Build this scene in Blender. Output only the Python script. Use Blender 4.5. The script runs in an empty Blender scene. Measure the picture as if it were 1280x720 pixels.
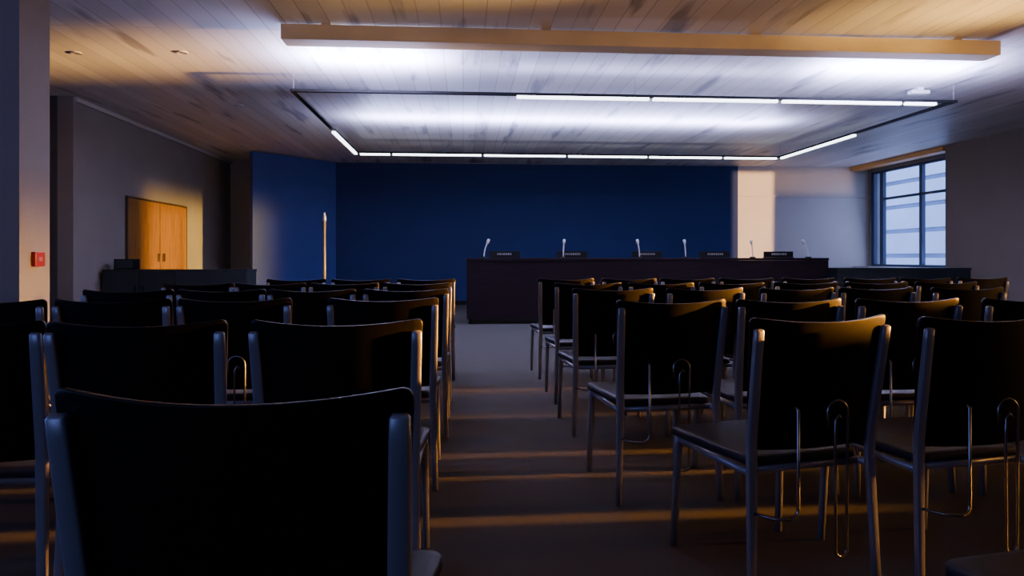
import bpy, bmesh, math, random
from mathutils import Vector, Matrix
random.seed(4)
scene = bpy.context.scene
COL = scene.collection

# ---------------------------------------------------------------- materials
def nmat(name, col, rough=0.6, metal=0.0, var=0.15, nscale=8.0, bump=0.0, bscale=60.0, spec=0.5,
         emit=None, estr=0.0):
    m = bpy.data.materials.new(name); m.use_nodes = True
    nt = m.node_tree; N = nt.nodes; L = nt.links
    b = N['Principled BSDF']
    b.inputs['Roughness'].default_value = rough
    b.inputs['Metallic'].default_value = metal
    b.inputs['Specular IOR Level'].default_value = spec
    tc = N.new('ShaderNodeTexCoord')
    no = N.new('ShaderNodeTexNoise'); no.inputs['Scale'].default_value = nscale; no.inputs['Detail'].default_value = 4
    L.new(tc.outputs['Object'], no.inputs['Vector'])
    r = N.new('ShaderNodeValToRGB')
    r.color_ramp.elements[0].color = (*[c*(1-var) for c in col], 1)
    r.color_ramp.elements[1].color = (*[min(1, c*(1+var)) for c in col], 1)
    r.color_ramp.elements[0].position = 0.3; r.color_ramp.elements[1].position = 0.7
    L.new(no.outputs['Fac'], r.inputs['Fac']); L.new(r.outputs['Color'], b.inputs['Base Color'])
    if bump:
        n2 = N.new('ShaderNodeTexNoise'); n2.inputs['Scale'].default_value = bscale
        L.new(tc.outputs['Object'], n2.inputs['Vector'])
        bp = N.new('ShaderNodeBump'); bp.inputs['Strength'].default_value = bump; bp.inputs['Distance'].default_value = 0.01
        L.new(n2.outputs['Fac'], bp.inputs['Height']); L.new(bp.outputs['Normal'], b.inputs['Normal'])
    if emit:
        b.inputs['Emission Color'].default_value = (*emit, 1); b.inputs['Emission Strength'].default_value = estr
    return m

def wood(name, c1, c2, scale=3.0, rough=0.45, axis='Z', spec=0.5):
    m = bpy.data.materials.new(name); m.use_nodes = True
    nt = m.node_tree; N = nt.nodes; L = nt.links; b = N['Principled BSDF']
    b.inputs['Roughness'].default_value = rough
    b.inputs['Specular IOR Level'].default_value = spec
    tc = N.new('ShaderNodeTexCoord'); mp = N.new('ShaderNodeMapping')
    s = {'Z': (12, 12, 0.7), 'X': (0.7, 12, 12), 'Y': (12, 0.7, 12)}[axis]
    mp.inputs['Scale'].default_value = s
    no = N.new('ShaderNodeTexNoise'); no.inputs['Scale'].default_value = scale; no.inputs['Detail'].default_value = 6
    r = N.new('ShaderNodeValToRGB')
    r.color_ramp.elements[0].color = (*c1, 1); r.color_ramp.elements[1].color = (*c2, 1)
    r.color_ramp.elements[0].position = 0.35; r.color_ramp.elements[1].position = 0.65
    L.new(tc.outputs['Object'], mp.inputs['Vector']); L.new(mp.outputs['Vector'], no.inputs['Vector'])
    L.new(no.outputs['Fac'], r.inputs['Fac']); L.new(r.outputs['Color'], b.inputs['Base Color'])
    return m

def ceiling_mat():
    m = bpy.data.materials.new('board_ceiling'); m.use_nodes = True
    nt = m.node_tree; N = nt.nodes; L = nt.links; b = N['Principled BSDF']
    b.inputs['Roughness'].default_value = 0.5
    tc = N.new('ShaderNodeTexCoord'); mp = N.new('ShaderNodeMapping')
    mp.inputs['Rotation'].default_value = (0, 0, math.radians(90))
    L.new(tc.outputs['Object'], mp.inputs['Vector'])
    br = N.new('ShaderNodeTexBrick')
    br.inputs['Color1'].default_value = (0.80, 0.78, 0.75, 1)
    br.inputs['Color2'].default_value = (0.64, 0.62, 0.60, 1)
    br.inputs['Mortar'].default_value = (0.46, 0.44, 0.42, 1)
    br.inputs['Scale'].default_value = 1.0
    br.inputs['Mortar Size'].default_value = 0.005
    br.inputs['Brick Width'].default_value = 6.5
    br.inputs['Row Height'].default_value = 0.2
    br.offset = 0.37
    L.new(mp.outputs['Vector'], br.inputs['Vector'])
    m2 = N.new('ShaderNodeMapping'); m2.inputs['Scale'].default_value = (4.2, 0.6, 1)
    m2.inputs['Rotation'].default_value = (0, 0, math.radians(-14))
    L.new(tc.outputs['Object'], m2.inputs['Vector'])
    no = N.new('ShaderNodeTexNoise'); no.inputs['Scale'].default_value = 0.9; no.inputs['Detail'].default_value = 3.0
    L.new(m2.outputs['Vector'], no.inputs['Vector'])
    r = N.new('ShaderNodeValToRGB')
    r.color_ramp.elements[0].color = (0.36, 0.36, 0.43, 1); r.color_ramp.elements[1].color = (1, 1, 1, 1)  # slanted dark streaks: stains, plus shadow below the beam painted into the colour
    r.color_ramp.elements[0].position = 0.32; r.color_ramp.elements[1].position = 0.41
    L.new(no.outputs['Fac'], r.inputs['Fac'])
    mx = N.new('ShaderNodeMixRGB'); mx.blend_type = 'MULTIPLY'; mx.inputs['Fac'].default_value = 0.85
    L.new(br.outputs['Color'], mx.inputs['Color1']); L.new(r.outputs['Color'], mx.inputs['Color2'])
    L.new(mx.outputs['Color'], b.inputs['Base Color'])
    bp = N.new('ShaderNodeBump'); bp.inputs['Strength'].default_value = 0.4; bp.inputs['Distance'].default_value = 0.012
    L.new(br.outputs['Color'], bp.inputs['Height']); L.new(bp.outputs['Normal'], b.inputs['Normal'])
    return m

def carpet_mat():
    m = bpy.data.materials.new('carpet_tiles'); m.use_nodes = True
    nt = m.node_tree; N = nt.nodes; L = nt.links; b = N['Principled BSDF']
    b.inputs['Roughness'].default_value = 0.9; b.inputs['Specular IOR Level'].default_value = 0.08
    tc = N.new('ShaderNodeTexCoord')
    no = N.new('ShaderNodeTexNoise'); no.inputs['Scale'].default_value = 120; no.inputs['Detail'].default_value = 3
    L.new(tc.outputs['Object'], no.inputs['Vector'])
    r = N.new('ShaderNodeValToRGB')
    r.color_ramp.elements[0].color = (0.046, 0.044, 0.041, 1); r.color_ramp.elements[1].color = (0.082, 0.079, 0.074, 1)
    L.new(no.outputs['Fac'], r.inputs['Fac']); L.new(r.outputs['Color'], b.inputs['Base Color'])
    bp = N.new('ShaderNodeBump'); bp.inputs['Strength'].default_value = 0.08; bp.inputs['Distance'].default_value = 0.002
    L.new(no.outputs['Fac'], bp.inputs['Height']); L.new(bp.outputs['Normal'], b.inputs['Normal'])
    return m

M_CEIL = ceiling_mat(); M_FLOOR = carpet_mat()
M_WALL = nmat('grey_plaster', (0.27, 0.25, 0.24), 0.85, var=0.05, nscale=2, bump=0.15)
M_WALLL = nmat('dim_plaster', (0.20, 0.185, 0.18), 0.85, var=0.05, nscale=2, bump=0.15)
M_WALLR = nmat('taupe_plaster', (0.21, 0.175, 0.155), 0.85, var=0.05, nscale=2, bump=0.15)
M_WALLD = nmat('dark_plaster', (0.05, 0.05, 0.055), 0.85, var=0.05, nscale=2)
M_CREAM = nmat('cream_plaster', (0.54, 0.49, 0.46), 0.85, var=0.03, nscale=2)
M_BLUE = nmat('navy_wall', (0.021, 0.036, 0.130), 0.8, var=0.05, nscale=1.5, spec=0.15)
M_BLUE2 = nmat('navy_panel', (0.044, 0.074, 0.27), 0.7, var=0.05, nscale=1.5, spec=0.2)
M_TRIM = nmat('pale_trim', (0.4, 0.38, 0.37), 0.6, var=0.03)
M_DOOR = wood('oak_door', (0.17, 0.072, 0.009), (0.29, 0.130, 0.018))
M_DFRAME = nmat('dark_oak_frame', (0.05, 0.025, 0.01), 0.6)
M_PELMET = wood('sun_tinted_pelmet_wood', (0.70, 0.34, 0.08), (0.82, 0.45, 0.13), axis='Y')  # orange glow of the evening sun put into the wood colour
M_DESK = wood('dark_walnut', (0.010, 0.005, 0.008), (0.015, 0.008, 0.012), axis='X', rough=0.6, spec=0.12)
M_CAB = nmat('charcoal_laminate', (0.018, 0.024, 0.027), 0.6, var=0.1, spec=0.3)
M_BLACK = nmat('black_plastic', (0.006, 0.006, 0.007), 0.6, var=0.1, spec=0.15)
M_BACK = nmat('black_backrest', (0.0028, 0.0028, 0.0046), 0.42, var=0.15, nscale=30, bump=0.03, bscale=300, spec=0.2)
M_SEAT = nmat('black_upholstery', (0.024, 0.025, 0.038), 0.5, var=0.2, nscale=40, bump=0.15, bscale=400, spec=0.4)
M_METAL = nmat('grey_metal', (0.35, 0.37, 0.45), 0.34, 0.45, var=0.06)
M_CHROME = nmat('dull_chrome', (0.32, 0.32, 0.36), 0.25, 1.0, var=0.03)
M_BRASS = nmat('brass', (0.72, 0.45, 0.13), 0.4, 0.35, var=0.05)
M_WHITE = nmat('white_plastic', (0.75, 0.75, 0.75), 0.4, var=0.02)
M_BEAM = nmat('beam_paint', (0.78, 0.69, 0.48), 0.7, var=0.22, nscale=1.1)
M_RED = nmat('red_plastic', (0.30, 0.012, 0.010), 0.35, var=0.05)
M_REDD = nmat('pale_label', (0.30, 0.20, 0.18), 0.35, var=0.05)
M_LED = nmat('led_diffuser', (0.9, 0.9, 0.9), 0.5, var=0.0, emit=(0.86, 0.92, 1.0), estr=6.5)
M_PRINT = nmat('pale_print', (0.25, 0.25, 0.25), 0.6, var=0.02)
M_WFRAME = nmat('window_frame', (0.05, 0.07, 0.14), 0.5, var=0.05)
M_FACADE = nmat('facade_panel', (0.50, 0.56, 0.70), 0.8, var=0.12, nscale=0.4)
M_FACADE2 = nmat('facade_glazing', (0.14, 0.19, 0.33), 0.4, var=0.2, nscale=0.9)
M_GROUND = nmat('asphalt', (0.08, 0.08, 0.09), 0.9)

M_GLASS = bpy.data.materials.new('window_glass'); M_GLASS.use_nodes = True
nt = M_GLASS.node_tree; nt.nodes.clear()
o = nt.nodes.new('ShaderNodeOutputMaterial'); t = nt.nodes.new('ShaderNodeBsdfTransparent')
g = nt.nodes.new('ShaderNodeBsdfGlossy'); mx = nt.nodes.new('ShaderNodeMixShader')
t.inputs[0].default_value = (0.9, 0.93, 1, 1); g.inputs['Roughness'].default_value = 0.05; mx.inputs[0].default_value = 0.04
nt.links.new(t.outputs[0], mx.inputs[1]); nt.links.new(g.outputs[0], mx.inputs[2]); nt.links.new(mx.outputs[0], o.inputs[0])

# ---------------------------------------------------------------- mesh helpers
def finish(name, bm, mats, parent=None, smooth=False, loc=(0, 0, 0)):
    me = bpy.data.meshes.new(name)
    bmesh.ops.recalc_face_normals(bm, faces=bm.faces)
    bm.to_mesh(me); bm.free()
    for mt in (mats if isinstance(mats, (list, tuple)) else [mats]): me.materials.append(mt)
    if smooth:
        for p in me.polygons: p.use_smooth = True
    ob = bpy.data.objects.new(name, me); COL.objects.link(ob); ob.location = loc
    if parent: ob.parent = parent
    return ob

def addbox(bm, lo, hi, bevel=0.0, mi=0, seg=2):
    r = bmesh.ops.create_cube(bm, size=1)
    vs = r['verts']
    for v in vs:
        v.co = Vector([lo[i] + (v.co[i] + 0.5) * (hi[i] - lo[i]) for i in range(3)])
    faces = list({f for v in vs for f in v.link_faces})
    for f in faces: f.material_index = mi
    if bevel:
        es = list({e for v in vs for e in v.link_edges})
        r = bmesh.ops.bevel(bm, geom=es, offset=bevel, segments=seg, affect='EDGES', profile=0.5)
        for f in r['faces']: f.material_index = mi

def box(name, lo, hi, mat, bevel=0.0, parent=None, center=True):
    c = Vector(((lo[0]+hi[0])/2, (lo[1]+hi[1])/2, lo[2])) if center else Vector((0, 0, 0))
    bm = bmesh.new()
    addbox(bm, Vector(lo)-c, Vector(hi)-c, bevel)
    return finish(name, bm, mat, parent, loc=c)

def sweep(bm, pts, rx, ry, n=10, ref=(1, 0, 0), closed=False, mi=0, power=1.0):
    pts = [Vector(p) for p in pts]; ref = Vector(ref); rings = []
    k = len(pts)
    for i, p in enumerate(pts):
        if closed: tg = pts[(i+1) % k] - pts[i-1]
        elif i == 0: tg = pts[1]-pts[0]
        elif i == k-1: tg = pts[-1]-pts[-2]
        else: tg = (pts[i+1]-p).normalized() + (p-pts[i-1]).normalized()
        tg.normalize()
        a = (ref - ref.dot(tg)*tg).normalized(); b = tg.cross(a)
        rr = rx[i] if isinstance(rx, (list, tuple)) else rx
        r2 = ry[i] if isinstance(ry, (list, tuple)) else ry
        ring = []
        for j in range(n):
            an = 2*math.pi*j/n; c, s = math.cos(an), math.sin(an)
            c = math.copysign(abs(c)**power, c); s = math.copysign(abs(s)**power, s)
            ring.append(bm.verts.new(p + a*rr*c + b*r2*s))
        rings.append(ring)
    m = k if closed else k-1
    for i in range(m):
        A, B = rings[i], rings[(i+1) % k]
        for j in range(n):
            f = bm.faces.new((A[j], A[(j+1) % n], B[(j+1) % n], B[j])); f.material_index = mi
    if not closed:
        bm.faces.new(rings[0]).material_index = mi; bm.faces.new(rings[-1]).material_index = mi

def empty(name, loc, rz=0):
    e = bpy.data.objects.new(name, None); COL.objects.link(e)
    e.location = loc; e.rotation_euler = (0, 0, rz); e.empty_display_size = 0.1
    return e

def tag(ob, label, cat, group=None):
    ob['label'] = label; ob['category'] = cat
    if group: ob['group'] = group

def struct(ob, label=None):
    ob['kind'] = 'structure'
    if label: ob['label'] = label
    return ob

def arc(c, r, a0, a1, n, plane='xz', y=0):
    out = []
    for i in range(n+1):
        a = math.radians(a0 + (a1-a0)*i/n)
        out.append(Vector((c[0]+r*math.cos(a), y, c[1]+r*math.sin(a))))
    return out

# ---------------------------------------------------------------- room shell
CZ = 3.17
struct(box('floor', (-7.7, -3.2, -0.15), (9.9, 15.7, 0), M_FLOOR, center=False), 'dark neutral carpet floor')
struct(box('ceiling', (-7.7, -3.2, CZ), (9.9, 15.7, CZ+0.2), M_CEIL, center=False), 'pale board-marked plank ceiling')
struct(box('wall_back', (-7.7, 15.4, 0), (9.9, 15.6, CZ), M_CREAM), 'cream plaster end wall')
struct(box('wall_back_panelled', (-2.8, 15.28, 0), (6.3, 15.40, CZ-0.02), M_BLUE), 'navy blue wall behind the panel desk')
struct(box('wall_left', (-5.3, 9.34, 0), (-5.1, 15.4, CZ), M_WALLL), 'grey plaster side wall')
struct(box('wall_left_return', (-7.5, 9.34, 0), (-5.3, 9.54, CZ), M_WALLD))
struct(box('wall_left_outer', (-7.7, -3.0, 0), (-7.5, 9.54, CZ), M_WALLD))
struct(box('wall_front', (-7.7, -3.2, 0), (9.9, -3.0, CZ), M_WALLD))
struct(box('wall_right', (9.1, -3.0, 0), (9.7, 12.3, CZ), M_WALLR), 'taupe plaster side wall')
bm = bmesh.new()
addbox(bm, (9.5, 12.3, 0), (9.7, 15.4, 0.85)); addbox(bm, (9.5, 12.3, 3.04), (9.7, 15.4, CZ))
addbox(bm, (9.5, 12.3, 0.85), (9.7, 12.42, 3.04)); addbox(bm, (9.5, 15.32, 0.85), (9.7, 15.4, 3.04))
struct(finish('wall_right_bay', bm, M_WALL))
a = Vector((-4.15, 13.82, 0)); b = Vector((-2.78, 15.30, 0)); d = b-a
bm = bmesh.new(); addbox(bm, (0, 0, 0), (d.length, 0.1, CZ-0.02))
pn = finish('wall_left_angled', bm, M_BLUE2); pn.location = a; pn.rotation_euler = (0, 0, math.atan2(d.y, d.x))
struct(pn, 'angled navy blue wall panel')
struct(box('wall_left_pillar', (-3.35, 4.69, 0), (-2.9, 5.02, CZ), M_WALL), 'square plaster pillar')
struct(box('trim_1', (-5.1, 9.34, CZ-0.07), (-5.06, 15.4, CZ-0.01), M_TRIM))
struct(box('trim_2', (6.32, 15.36, 2.46), (9.49, 15.4, 2.49), M_CREAM), 'thin rail across the cream wall')
struct(box('trim_3', (9.06, 12.32, CZ-0.10), (9.3, 15.39, CZ-0.005), M_PELMET), 'wooden window pelmet')
struct(box('baseboard_back', (-2.7, 15.25, 0), (6.3, 15.28, 0.09), M_BLACK))
bm = bmesh.new()
z1 = 1.96
addbox(bm, (0, 10.74, 0), (0.035, 11.82, z1), 0.004, 0)
addbox(bm, (0, 11.84, 0), (0.035, 12.92, z1), 0.004, 0)
addbox(bm, (0, 10.71, 0), (0.04, 10.735, z1+0.03), 0.003, 1)
addbox(bm, (0, 12.925, 0), (0.04, 12.95, z1+0.03), 0.003, 1)
addbox(bm, (0, 10.735, z1+0.005), (0.04, 12.925, z1+0.03), 0.003, 1)
for y in (11.74, 11.92): addbox(bm, (0.035, y-0.01, 0.98), (0.08, y+0.01, 1.12), 0.004, 2)
dr = finish('door_1', bm, [M_DOOR, M_DFRAME, M_CHROME], loc=(-5.1, 0, 0)); struct(dr, 'pair of oak double doors')

bm = bmesh.new()
y0, y1, zb, zt = 12.42, 15.32, 0.85, 3.04
def bar(ya, yb, za, zc_, x0=9.52, x1=9.60): addbox(bm, (x0-9.55, ya, za), (x1-9.55, yb, zc_), 0.004, 0)
bar(y0, y1, zb, zb+0.05); bar(y0, y1, zt-0.05, zt)
bar(y0, y0+0.06, zb+0.05, zt-0.05); bar(14.88, 15.01, zb+0.05, zt-0.05); bar(15.22, y1, zb+0.05, zt-0.05)
bar(13.56, 13.65, zb+0.05, zt-0.05)
bar(y0+0.06, 14.88, 2.36, 2.41)
addbox(bm, (0.0, y0+0.02, zb+0.02), (0.006, y1-0.02, zt-0.02), 0, 1)
struct(finish('window_1', bm, [M_WFRAME, M_GLASS], loc=(9.55, 0, 0)), 'dark framed window onto a blue-grey building')
struct(box('trim_4', (9.1, 12.32, 0.80), (9.54, 15.38, 0.845), M_TRIM), 'window sill')

bl = empty('office_building', (17.5, 22, -4)); tag(bl, 'pale blue-grey office building with horizontal bands outside the window', 'building')
bm = bmesh.new(); addbox(bm, (0, -14, 0), (6, 14, 14)); finish('facade', bm, M_FACADE2, bl)
bm = bmesh.new()
for i in range(14):
    z = 0.3 + i*0.98
    addbox(bm, (-0.10, -14, z), (0, 14, z+0.82), 0.02)
for j_ in range(3): addbox(bm, (-0.22, -13+j_*12.4, 0), (0.0, -12.6+j_*12.4, 14))
finish('cladding', bm, M_FACADE, bl)
g = box('ground', (9.9, -10, -4.2), (40, 40, -4), M_GROUND); struct(g)

# ---------------------------------------------------------------- ceiling fixtures
bmn = box('ceiling_beam', (-1.62, 6.2, CZ-0.174), (5.15, 6.42, CZ-0.035), M_BEAM, 0.006)
bm = bmesh.new(); bm.from_mesh(bmn.data)
for x in (-3.0, -1.0, 1.0, 3.0): addbox(bm, (x-0.04, -0.05, 0.139), (x+0.04, 0.05, 0.174))
bm.to_mesh(bmn.data); bm.free()
tag(bmn, 'long pale boxed beam fixed under the plank ceiling', 'beam')

X0, X1, Y0, Y1, FZ = -1.92, 5.95, 7.9, 12.46, 2.93
pl = empty('pendant_light', ((X0+X1)/2, (Y0+Y1)/2, FZ))
tag(pl, 'large rectangular black pendant light frame with white strips', 'ceiling light')
cx, cy = pl.location.x, pl.location.y
bm = bmesh.new(); w = 0.03
addbox(bm, (X0-w-cx, Y0-w-cy, 0), (X1+w-cx, Y0+w-cy, 0.03), 0.003)
addbox(bm, (X0-w-cx, Y1-w-cy, 0), (X1+w-cx, Y1+w-cy, 0.03), 0.003)
addbox(bm, (X0-w-cx, Y0+w-cy, 0), (X0+w-cx, Y1-w-cy, 0.03), 0.003)
addbox(bm, (X1-w-cx, Y0+w-cy, 0), (X1+w-cx, Y1-w-cy, 0.03), 0.003)
finish('light_frame', bm, M_BLACK, pl)
def strip(xa, xb, ya, yb):
    bm = bmesh.new(); addbox(bm, (xa-cx, ya-cy, -0.033), (xb-cx, yb-cy, -0.001), 0.004)
    ob = finish('light_strip', bm, M_LED, pl); ob['label'] = 'glowing white light strip'
s = 0.026
for xa, xb in ((0.62, 2.18), (2.23, 3.74), (3.80, 5.28), (5.33, 5.72)): strip(xa, xb, Y0-s, Y0+s)
for xa, xb in ((-1.85, -1.32), (-1.27, 0.33), (0.38, 1.88), (1.93, 3.40), (3.45, 4.82), (4.88, 5.88)): strip(xa, xb, Y1-s, Y1+s)
strip(X0-s, X0+s, 10.3, 12.40); strip(X1-s, X1+s, 10.0, 11.2); strip(X1-s, X1+s, 11.25, 12.40)
for x in (X0, (X0+X1)/2, X1):
    for y in (Y0, Y1):
        bm = bmesh.new(); sweep(bm, [(x-cx, y-cy, 0.03), (x-cx, y-cy, CZ-FZ)], 0.002, 0.002, 6)
        finish('suspension_cable', bm, M_METAL, pl)

for i, (x, y) in enumerate(((-3.1, 9.75), (-3.99, 7.36), (-2.89, 7.26))):
    r = empty('ceiling_spotlight', (x, y, CZ)); tag(r, 'small round recessed spotlight in the plank ceiling', 'ceiling light', 'recessed ceiling spotlights')
    bm = bmesh.new()
    ring = [Vector((0.05*math.cos(a*math.pi/12), 0.05*math.sin(a*math.pi/12), -0.006)) for a in range(24)]
    sweep(bm, ring, 0.006, 0.006, 8, ref=(0, 0, 1), closed=True); finish('rim', bm, M_TRIM, r, True)
    bm = bmesh.new(); bmesh.ops.create_cone(bm, cap_ends=True, segments=24, radius1=0.042, radius2=0.046, depth=0.008, matrix=Matrix.Translation((0, 0, -0.005)))
    finish('lens', bm, M_METAL, r)
sn = empty('ceiling_sensor', (5.68, 8.15, CZ)); tag(sn, 'small white box fixed to the ceiling', 'sensor')
bm = bmesh.new(); addbox(bm, (-0.12, -0.05, -0.08), (0.12, 0.05, -0.03), 0.012); finish('housing', bm, M_WHITE, sn)
bm = bmesh.new(); addbox(bm, (-0.04, -0.04, -0.03), (0.04, 0.04, 0)); finish('bracket', bm, M_WHITE, sn)

fc = empty('fire_alarm_call_point', (-2.9, 4.865, 0.99)); tag(fc, 'red fire alarm call point on the plaster pillar', 'fire alarm')
bm = bmesh.new(); addbox(bm, (0, -0.055, 0), (0.03, 0.055, 0.1), 0.006); finish('housing', bm, M_RED, fc)
bm = bmesh.new(); addbox(bm, (0.029, -0.018, 0.036), (0.032, 0.018, 0.064), 0.001); finish('push_panel', bm, M_REDD, fc)

# ---------------------------------------------------------------- panel desk
DX0, DX1, DY0, DY1, DH = 0.05, 5.96, 10.75, 11.5, 1.045
dk = empty('panel_desk', ((DX0+DX1)/2, (DY0+DY1)/2, 0)); tag(dk, 'long dark walnut panel desk on castors before the blue wall', 'desk')
hx = (DX1-DX0)/2; hy = (DY1-DY0)/2
bm = bmesh.new(); addbox(bm, (-hx, -hy, DH-0.04), (hx, hy, DH), 0.004); finish('desktop', bm, M_DESK, dk)
bm = bmesh.new(); addbox(bm, (-hx+0.004, -hy+0.01, 0.085), (hx-0.004, -hy+0.035, DH-0.041), 0.002)
finish('front_panel', bm, M_DESK, dk)
for x in (-hx+0.005, -hx/3, hx/3, hx-0.035):
    bm = bmesh.new(); addbox(bm, (x, -hy+0.036, 0.085), (x+0.03, hy-0.03, DH-0.041), 0.002); finish('side_panel', bm, M_DESK, dk)
for x in (-hx+0.06, -hx/3, hx/3, hx-0.06):
    for y in (-hy+0.06, hy-0.08):
        bm = bmesh.new()
        bmesh.ops.create_cone(bm, cap_ends=True, segments=20, radius1=0.034, radius2=0.034, depth=0.035,
                              matrix=Matrix.Translation((x, y, 0.034)) @ Matrix.Rotation(math.pi/2, 4, 'Y'))
        addbox(bm, (x-0.024, y-0.014, 0.055), (x+0.024, y+0.014, 0.085)); finish('castor', bm, M_BLACK, dk)

def nameplate(x, n):
    r = empty('nameplate', (x, 11.02, DH)); tag(r, 'black nameplate with small pale print on the desk', 'nameplate', 'nameplates on the panel desk')
    bm = bmesh.new(); addbox(bm, (-0.25, -0.03, 0), (0.25, 0.05, 0.012), 0.003); finish('base', bm, M_BLACK, r)
    bm = bmesh.new(); addbox(bm, (-0.25, 0.0, 0.0125), (0.25, 0.03, 0.108), 0.003)
    finish('plate', bm, M_BLACK, r)
    bm = bmesh.new(); xx = -0.12
    while xx < 0.12:
        wd = random.choice((0.018, 0.024, 0.03))
        addbox(bm, (xx, -0.004, 0.048), (xx+wd, -0.0002, 0.078)); xx += wd+0.012
    finish('print', bm, M_PRINT, r)
for i, x in enumerate((0.67, 1.77, 3.02, 4.15, 5.24)): nameplate(x, i)

def mic(x, lean):
    r = empty('gooseneck_microphone', (x, 10.85, DH)); tag(r, 'silver gooseneck microphone standing on the desk', 'microphone', 'microphones on the panel desk')
    bm = bmesh.new(); bmesh.ops.create_cone(bm, cap_ends=True, segments=24, radius1=0.05, radius2=0.042, depth=0.02, matrix=Matrix.Translation((0, 0, 0.01)))
    finish('base', bm, M_BLACK, r)
    bm = bmesh.new(); pts = []
    for k in range(9):
        t = k/8; pts.append((lean*(0.0+0.05*t*t), 0.0, 0.02+0.21*t))
    sweep(bm, pts, 0.010, 0.010, 8); finish('neck', bm, M_WHITE, r, True)
    bm = bmesh.new(); sweep(bm, [(lean*0.05, 0, 0.228), (lean*0.055, 0, 0.24), (lean*0.075, 0, 0.29), (lean*0.078, 0, 0.30)], [0.012, 0.021, 0.023, 0.012], [0.012, 0.021, 0.023, 0.012], 14)
    finish('capsule', bm, M_WHITE, r, True)
for x, l in ((0.33, 1), (1.60, 0.2), (2.84, -0.5), (3.60, -0.3), (4.72, -0.4), (5.66, -1.3)): mic(x, l)

# ---------------------------------------------------------------- credenzas
def credenza(x0, x1, y0, y1, h, n, label):
    r = empty('low_cabinet', ((x0+x1)/2, (y0+y1)/2, 0)); tag(r, label, 'cabinet')
    hx = (x1-x0)/2; hy = (y1-y0)/2
    bm = bmesh.new(); addbox(bm, (-hx, -hy+0.02, 0.06), (hx, hy, h-0.03)); addbox(bm, (-hx+0.04, -hy+0.06, 0), (hx-0.04, hy-0.04, 0.06)); finish('body', bm, M_CAB, r)
    bm = bmesh.new(); addbox(bm, (-hx-0.01, -hy-0.005, h-0.03), (hx+0.01, hy, h), 0.003); finish('cabinet_top', bm, M_CAB, r)
    wd = 2*hx/n
    for k in range(n):
        bm = bmesh.new(); addbox(bm, (-hx+k*wd+0.003, -hy, 0.065), (-hx+(k+1)*wd-0.003, -hy+0.019, h-0.034), 0.002)
        dd = finish('cabinet_door', bm, M_CAB, r)
        xh = -hx+(k+1)*wd-0.05 if k % 2 == 0 else -hx+k*wd+0.05
        bm = bmesh.new(); addbox(bm, (xh-0.006, -hy-0.022, h-0.35), (xh+0.006, -hy-0.001, h-0.22), 0.003); finish('handle', bm, M_BLACK, dd)
credenza(-5.04, -3.07, 9.95, 10.4, 0.88, 4, 'long low charcoal cabinet beside the oak doors')
credenza(6.1, 8.4, 10.75, 11.2, 0.88, 4, 'long low charcoal cabinet near the window')
mb = empty('speaker_box', (-4.82, 10.18, 0.88)); tag(mb, 'small black equipment box on the low cabinet', 'speaker')
bm = bmesh.new(); addbox(bm, (-0.14, -0.09, 0), (0.14, 0.09, 0.15), 0.008); finish('housing', bm, M_BLACK, mb)
bm = bmesh.new(); addbox(bm, (-0.12, -0.096, 0.015), (0.12, -0.0901, 0.135), 0.002); finish('grille', bm, M_CAB, mb)

po = empty('flagpole', (-2.55, 12.8, 0)); tag(po, 'bare brass pole on a round base by the blue panel', 'pole')
bm = bmesh.new(); bmesh.ops.create_cone(bm, cap_ends=True, segments=32, radius1=0.19, radius2=0.16, depth=0.05, matrix=Matrix.Translation((0, 0, 0.025))); finish('base', bm, M_METAL, po)
bm = bmesh.new(); sweep(bm, [(0, 0, 0.05), (0, 0, 1.72)], 0.022, 0.022, 16); finish('shaft', bm, M_BRASS, po, True)
bm = bmesh.new(); sweep(bm, [(0, 0, 1.72), (0, 0, 1.75), (0, 0, 1.79), (0, 0, 1.83), (0, 0, 1.88)], [0.03, 0.034, 0.032, 0.022, 0.012], [0.03, 0.034, 0.032, 0.022, 0.012], 16); finish('finial', bm, M_WHITE, po, True)

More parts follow.
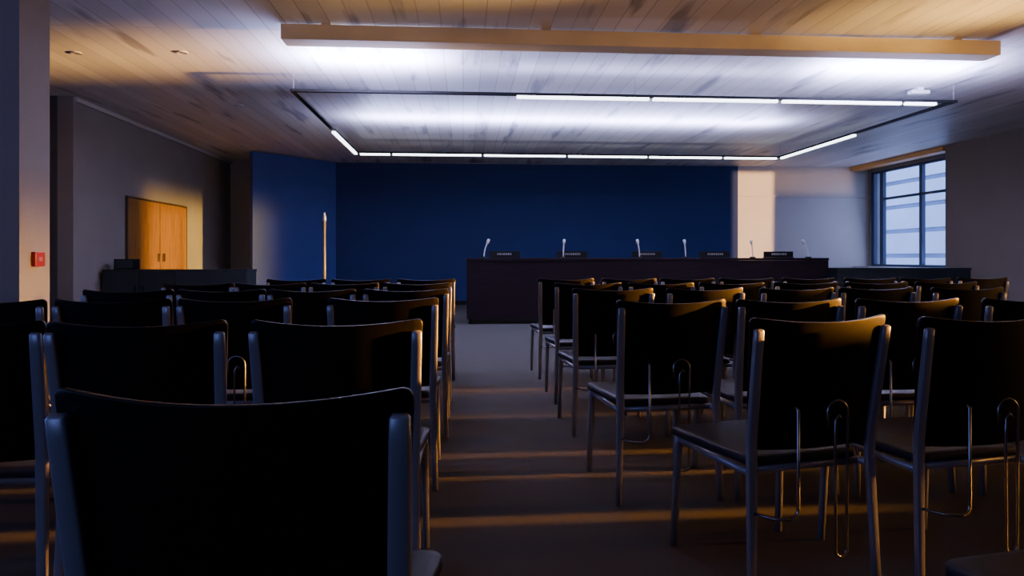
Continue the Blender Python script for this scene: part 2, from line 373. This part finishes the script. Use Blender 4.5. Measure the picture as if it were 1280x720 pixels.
# ---------------------------------------------------------------- chairs
SZ = -0.033     # seat drop
def back_y(x, z):
    hw = 0.247
    return -0.212 - 0.15*(z-0.46) + (-0.044)*(1-(x/hw)**2)
def build_chair():
    r = empty('conference_chair', (0, 0, 0))
    parts = []
    bm = bmesh.new(); nu, nv = 18, 20; zb, zt = 0.465, 0.856; R = 0.016; T = 0.014
    G = [[], []]
    for side in (0, 1):
        for j in range(nv+1):
            t = j/nv
            t = 0.5-0.5*math.cos(math.pi*t)
            z = zb+(zt-zb)*t
            hw = 0.221+0.027*((z-zb)/(zt-zb))
            dd = min(z-zb, zt-z)
            if dd < R: hw = hw-R+math.sqrt(max(0, R*R-(R-dd)**2))
            row = []
            for i in range(nu+1):
                u = -1+2*i/nu; x = u*hw
                row.append(bm.verts.new((x, back_y(x, z)+(T if side else 0), z + 0.016*u*u*t)))
            G[side].append(row)
    for side in (0, 1):
        for j in range(nv):
            for i in range(nu):
                bm.faces.new((G[side][j][i], G[side][j][i+1], G[side][j+1][i+1], G[side][j+1][i]))
    for j in range(nv):
        for i in (0, nu): bm.faces.new((G[0][j][i], G[0][j+1][i], G[1][j+1][i], G[1][j][i]))
    for i in range(nu):
        for j in (0, nv): bm.faces.new((G[0][j][i], G[0][j][i+1], G[1][j][i+1], G[1][j][i]))
    ob = finish('backrest', bm, M_BACK, r, True)
    md = ob.modifiers.new('bev', 'BEVEL'); md.width = 0.004; md.segments = 2; md.limit_method = 'ANGLE'; md.angle_limit = math.radians(50)
    parts.append(ob)
    bm = bmesh.new()
    def outline(inset, z):
        z += SZ
        o = []
        hwf, hwb, yb, yf, R = 0.238-inset, 0.205-inset, -0.2+inset, 0.235-inset, 0.03
        for (cx_, cy_, a0) in ((hwf-R, yf-R, 0), (-hwf+R, yf-R, 90), (-hwb+R, yb+R, 180), (hwb-R, yb+R, 270)):
            for k in range(6):
                an = math.radians(a0+90*k/5); o.append(bm.verts.new((cx_+R*math.cos(an), cy_+R*math.sin(an), z)))
        return o
    rings = [outline(0.006, 0.438), outline(0.0, 0.441), outline(0.0, 0.462), outline(0.004, 0.468), outline(0.02, 0.4705), outline(0.10, 0.471)]
    for A, B in zip(rings, rings[1:]):
        n = len(A)
        for k in range(n): bm.faces.new((A[k], A[(k+1) % n], B[(k+1) % n], B[k]))
    bm.faces.new(rings[0]); bm.faces.new(rings[-1])
    parts.append(finish('seat', bm, M_SEAT, r, True))
    for sx in (-1, 1):
        bm = bmesh.new()
        zz = [0, 0.15, 0.30, 0.42, 0.50, 0.60, 0.70, 0.80, 0.834, 0.839]
        pts = []
        for z in zz:
            if z < 0.46: y = -0.230-0.045*(0.46-z)
            else: y = back_y(0.225, z)-0.010
            pts.append((sx*(0.218+0.013*abs(z-0.42)/0.42), y, z))
        sweep(bm, pts, [0.0125, 0.014, 0.0155, 0.0165, 0.017, 0.0165, 0.016, 0.0155, 0.0145, 0.011], [0.010]*8+[0.0095, 0.005], 16, power=0.5)
        ob = finish('leg', bm, M_METAL, r, True)
        parts.append(ob)
    for sx in (-1, 1):
        bm = bmesh.new()
        sweep(bm, [(sx*0.224, 0.222, 0), (sx*0.221, 0.212, 0.2), (sx*0.217, 0.203, 0.38), (sx*0.216, 0.2, 0.437+SZ)], [0.012, 0.013, 0.015, 0.015], [0.011, 0.012, 0.013, 0.013], 12, power=0.7)
        parts.append(finish('leg', bm, M_METAL, r, True))
    bm = bmesh.new(); zf = 0.425+SZ
    for sx in (-1, 1): sweep(bm, [(sx*0.214, -0.222, zf), (sx*0.216, 0.0, zf), (sx*0.217, 0.2, zf)], 0.009, 0.013, 8)
    for y in (-0.19, 0.19): sweep(bm, [(-0.213, y, zf), (0.213, y, zf)], 0.012, 0.007, 8, ref=(0, 0, 1))
    parts.append(finish('seat_frame', bm, M_METAL, r, True))
    return r, parts
root, parts = build_chair()
def hardware():
    hs = []
    bm = bmesh.new(); yb = -0.318
    pts = [Vector((-0.12, -0.29, 0.615)), Vector((-0.12, yb, 0.60)), Vector((-0.12, yb, 0.34))] + arc((-0.15, 0.31), 0.03, 0, -90, 5, y=yb) + [Vector((-0.19, yb+0.02, 0.28)), Vector((-0.219, -0.245, 0.28))]
    sweep(bm, pts, 0.0052, 0.0052, 8, ref=(0, 1, 0.01)); hs.append(finish('linking_rod', bm, M_CHROME, root, True))
    bm = bmesh.new(); yb = -0.315
    loop = [Vector((-0.012, yb-0.002, 0.545)), Vector((-0.014, yb-0.001, 0.57))] + arc((0.022, 0.585), 0.036, 175, 0, 10, y=yb) + [Vector((0.058, yb, 0.50)), Vector((0.055, yb, 0.20))] + arc((0.035, 0.17), 0.020, 0, -180, 6, y=yb) + [Vector((0.015, yb, 0.22)), Vector((0.013, yb, 0.50)), Vector((0.014, yb, 0.56)), Vector((0.026, yb, 0.578)), Vector((0.038, yb, 0.565))]
    sweep(bm, loop, 0.0046, 0.0046, 8, ref=(0, 1, 0)); hs.append(finish('linking_hook', bm, M_CHROME, root, True))
    return hs
hw = hardware()
for h in hw: h['label'] = 'thin chrome linking rod'
used = [False]
def place(x, y, deg, link, label):
    if not used[0]:
        used[0] = True; r = root
    else:
        r = root.copy(); COL.objects.link(r)
        for p in parts + (hw if link else []):
            c = p.copy(); c.parent = r; COL.objects.link(c)
            c.name = p.name.split('.')[0]
    r.location = (x, y, 0); r.rotation_euler = (0, 0, math.radians(deg))
    r['label'] = label; r['category'] = 'chair'; r['group'] = 'rows of conference chairs'
    return r
LA = 'black conference chair with grey metal legs beside the aisle'
LB = 'black conference chair with grey metal legs within the row'
off = 0.275
place(1.035, 2.28, 12, True, 'black conference chair turned towards the aisle, chrome linking rods behind')
R = random.Random(7)
def j(a): return R.uniform(-a, a)
place(1.585, 2.27, 8, True, LB)
place(1.24, 0.86+off, 10, True, LB)
rowsR = {3: (2.87, 4), 4: (3.95, 5), 5: (4.85, 6), 6: (5.85, 8)}
for k, (y, n) in rowsR.items():
    for i in range(n):
        place(0.87+i*0.545+j(0.02), y+off+j(0.03), (5 if k < 5 else 2)+j(2), True, LA if i == 0 else LB)
rowsL = [(2.0, (-0.36, -0.925, -1.435)), (3.08, (-0.355, -1.0, -1.515, -2.03)), (3.98, (-0.325, -0.86, -1.37, -1.88)),
         (4.95, (-0.33, -0.85, -1.36, -1.87)), (5.85, (-0.31, -0.86, -1.40))]
place(-0.295, 0.975+off-0.02, -4, False, LA)
for y, xs in rowsL:
    for i, x in enumerate(xs):
        place(x, y+off+j(0.02)*(i > 0), j(1.0), i > 0, LA if i == 0 else LB)

# ---------------------------------------------------------------- lights
def area(name, loc, target, sx, sy, power, col, spread=180):
    l = bpy.data.lights.new(name, 'AREA'); l.shape = 'RECTANGLE'; l.size = sx; l.size_y = sy
    l.energy = power; l.color = col; l.spread = math.radians(spread)
    ob = bpy.data.objects.new(name, l); COL.objects.link(ob); ob.location = loc
    d = Vector(target)-Vector(loc)
    ob.rotation_euler = d.to_track_quat('-Z', 'Y').to_euler()
    return ob
COOL = (0.49, 0.52, 1.0)
area('uplight_centre', (1.7, 10.4, 2.83), (1.7, 10.4, 5), 6.4, 0.25, 400, COOL)
area('uplight_near_a', (-1.0, 7.3, 2.83), (-1.0, 7.3, 5), 1.2, 0.3, 240, COOL)
area('uplight_near_b', (4.8, 7.3, 2.83), (4.8, 7.3, 5), 1.6, 0.3, 240, COOL)
area('uplight_near_c', (1.8, 7.6, 2.85), (1.8, 7.6, 5), 3.4, 0.2, 20, COOL)
SUN = (1.0, 0.38, 0.05)
area('evening_sun_doors', (9.0, 13.25, 1.75), (-5.1, 12.68, 1.15), 2.55, 1.7, 48, (1.0, 0.56, 0.08), 4)
area('evening_sun_endwall', (8.95, 10.9, 2.12), (7.0, 15.4, 2.0), 1.6, 2.05, 31, (1.0, 0.56, 0.22), 2)
area('evening_sun_rail', (8.0, 11.0, 2.83), (8.1, 15.4, 2.83), 2.0, 0.55, 1.0, (1.0, 0.56, 0.20), 5)
area('evening_sun_pillar', (9.0, 5.6, 1.9), (-2.9, 4.86, 0.75), 0.5, 0.8, 4.5, (1.0, 0.48, 0.12), 6)
# low sun from the right: thin unseen lamps added, one per floor streak
for k, (yy, wy) in enumerate(((1.9, 0.08), (2.72, 0.08), (3.30, 0.14), (3.62, 0.07), (4.45, 0.16), (5.35, 0.20))):
    area('evening_sun_floor', (9.0, yy+0.12, 0.70), (0.0, yy, 0.10), wy, 0.42, wy*0.42*48, SUN, 0.6)
area('evening_sun_low', (9.0, 4.1, 0.62), (0.0, 3.85, 0.10), 6.6, 0.36, 10, SUN, 1)
area('evening_sun_backs', (9.0, 5.0, 1.90), (0.0, 4.7, 0.77), 6.0, 0.32, 85, SUN, 1)
area('warm_bounce_ceiling', (8.6, 3.5, 1.2), (2.0, 6.5, 3.3), 6.0, 1.0, 72, (1.0, 0.47, 0.12), 110)
area('warm_back_ceiling', (2.6, 3.4, 1.9), (3.0, 4.7, 3.1), 5.0, 0.6, 6, (1.0, 0.50, 0.14), 90)
area('glint_ceiling_a', (8.7, 6.0, 0.9), (-2.6, 7.4, 3.17), 1.2, 0.35, 26, (1.0, 0.50, 0.10), 7)
area('glint_ceiling_b', (8.7, 2.0, 0.9), (0.6, 4.9, 3.17), 0.9, 0.3, 12, (1.0, 0.55, 0.13), 7)
area('glint_ceiling_c', (8.7, 3.4, 0.9), (4.3, 5.5, 3.17), 0.9, 0.5, 12, (1.0, 0.55, 0.13), 10)
area('dusk_fill', (-6.8, 1.5, 2.0), (0, 3.0, 0.6), 5.0, 1.8, 62, (0.25, 0.35, 1.0))
area('dusk_fill_behind', (-2.5, -2.8, 1.9), (0.5, 3.0, 0.5), 3.5, 1.5, 38, (0.30, 0.40, 1.0))
area('dusk_window', (9.44, 13.9, 1.9), (4.0, 13.6, 1.2), 2.4, 1.9, 26, (0.40, 0.50, 1.0))
wd = bpy.data.worlds.new('World'); scene.world = wd; wd.use_nodes = True
bg = wd.node_tree.nodes['Background']; bg.inputs['Color'].default_value = (0.38, 0.52, 0.95, 1); bg.inputs['Strength'].default_value = 4.2

# ---------------------------------------------------------------- camera
cd = bpy.data.cameras.new('Camera'); cam = bpy.data.objects.new('Camera', cd); COL.objects.link(cam)
cam.location = (0, 0, 1.05); cam.rotation_euler = (math.radians(90), 0, math.radians(-4.09))
cd.sensor_width = 36; cd.lens = 24.0; cd.shift_y = -38/1280; cd.clip_start = 0.05
scene.camera = cam
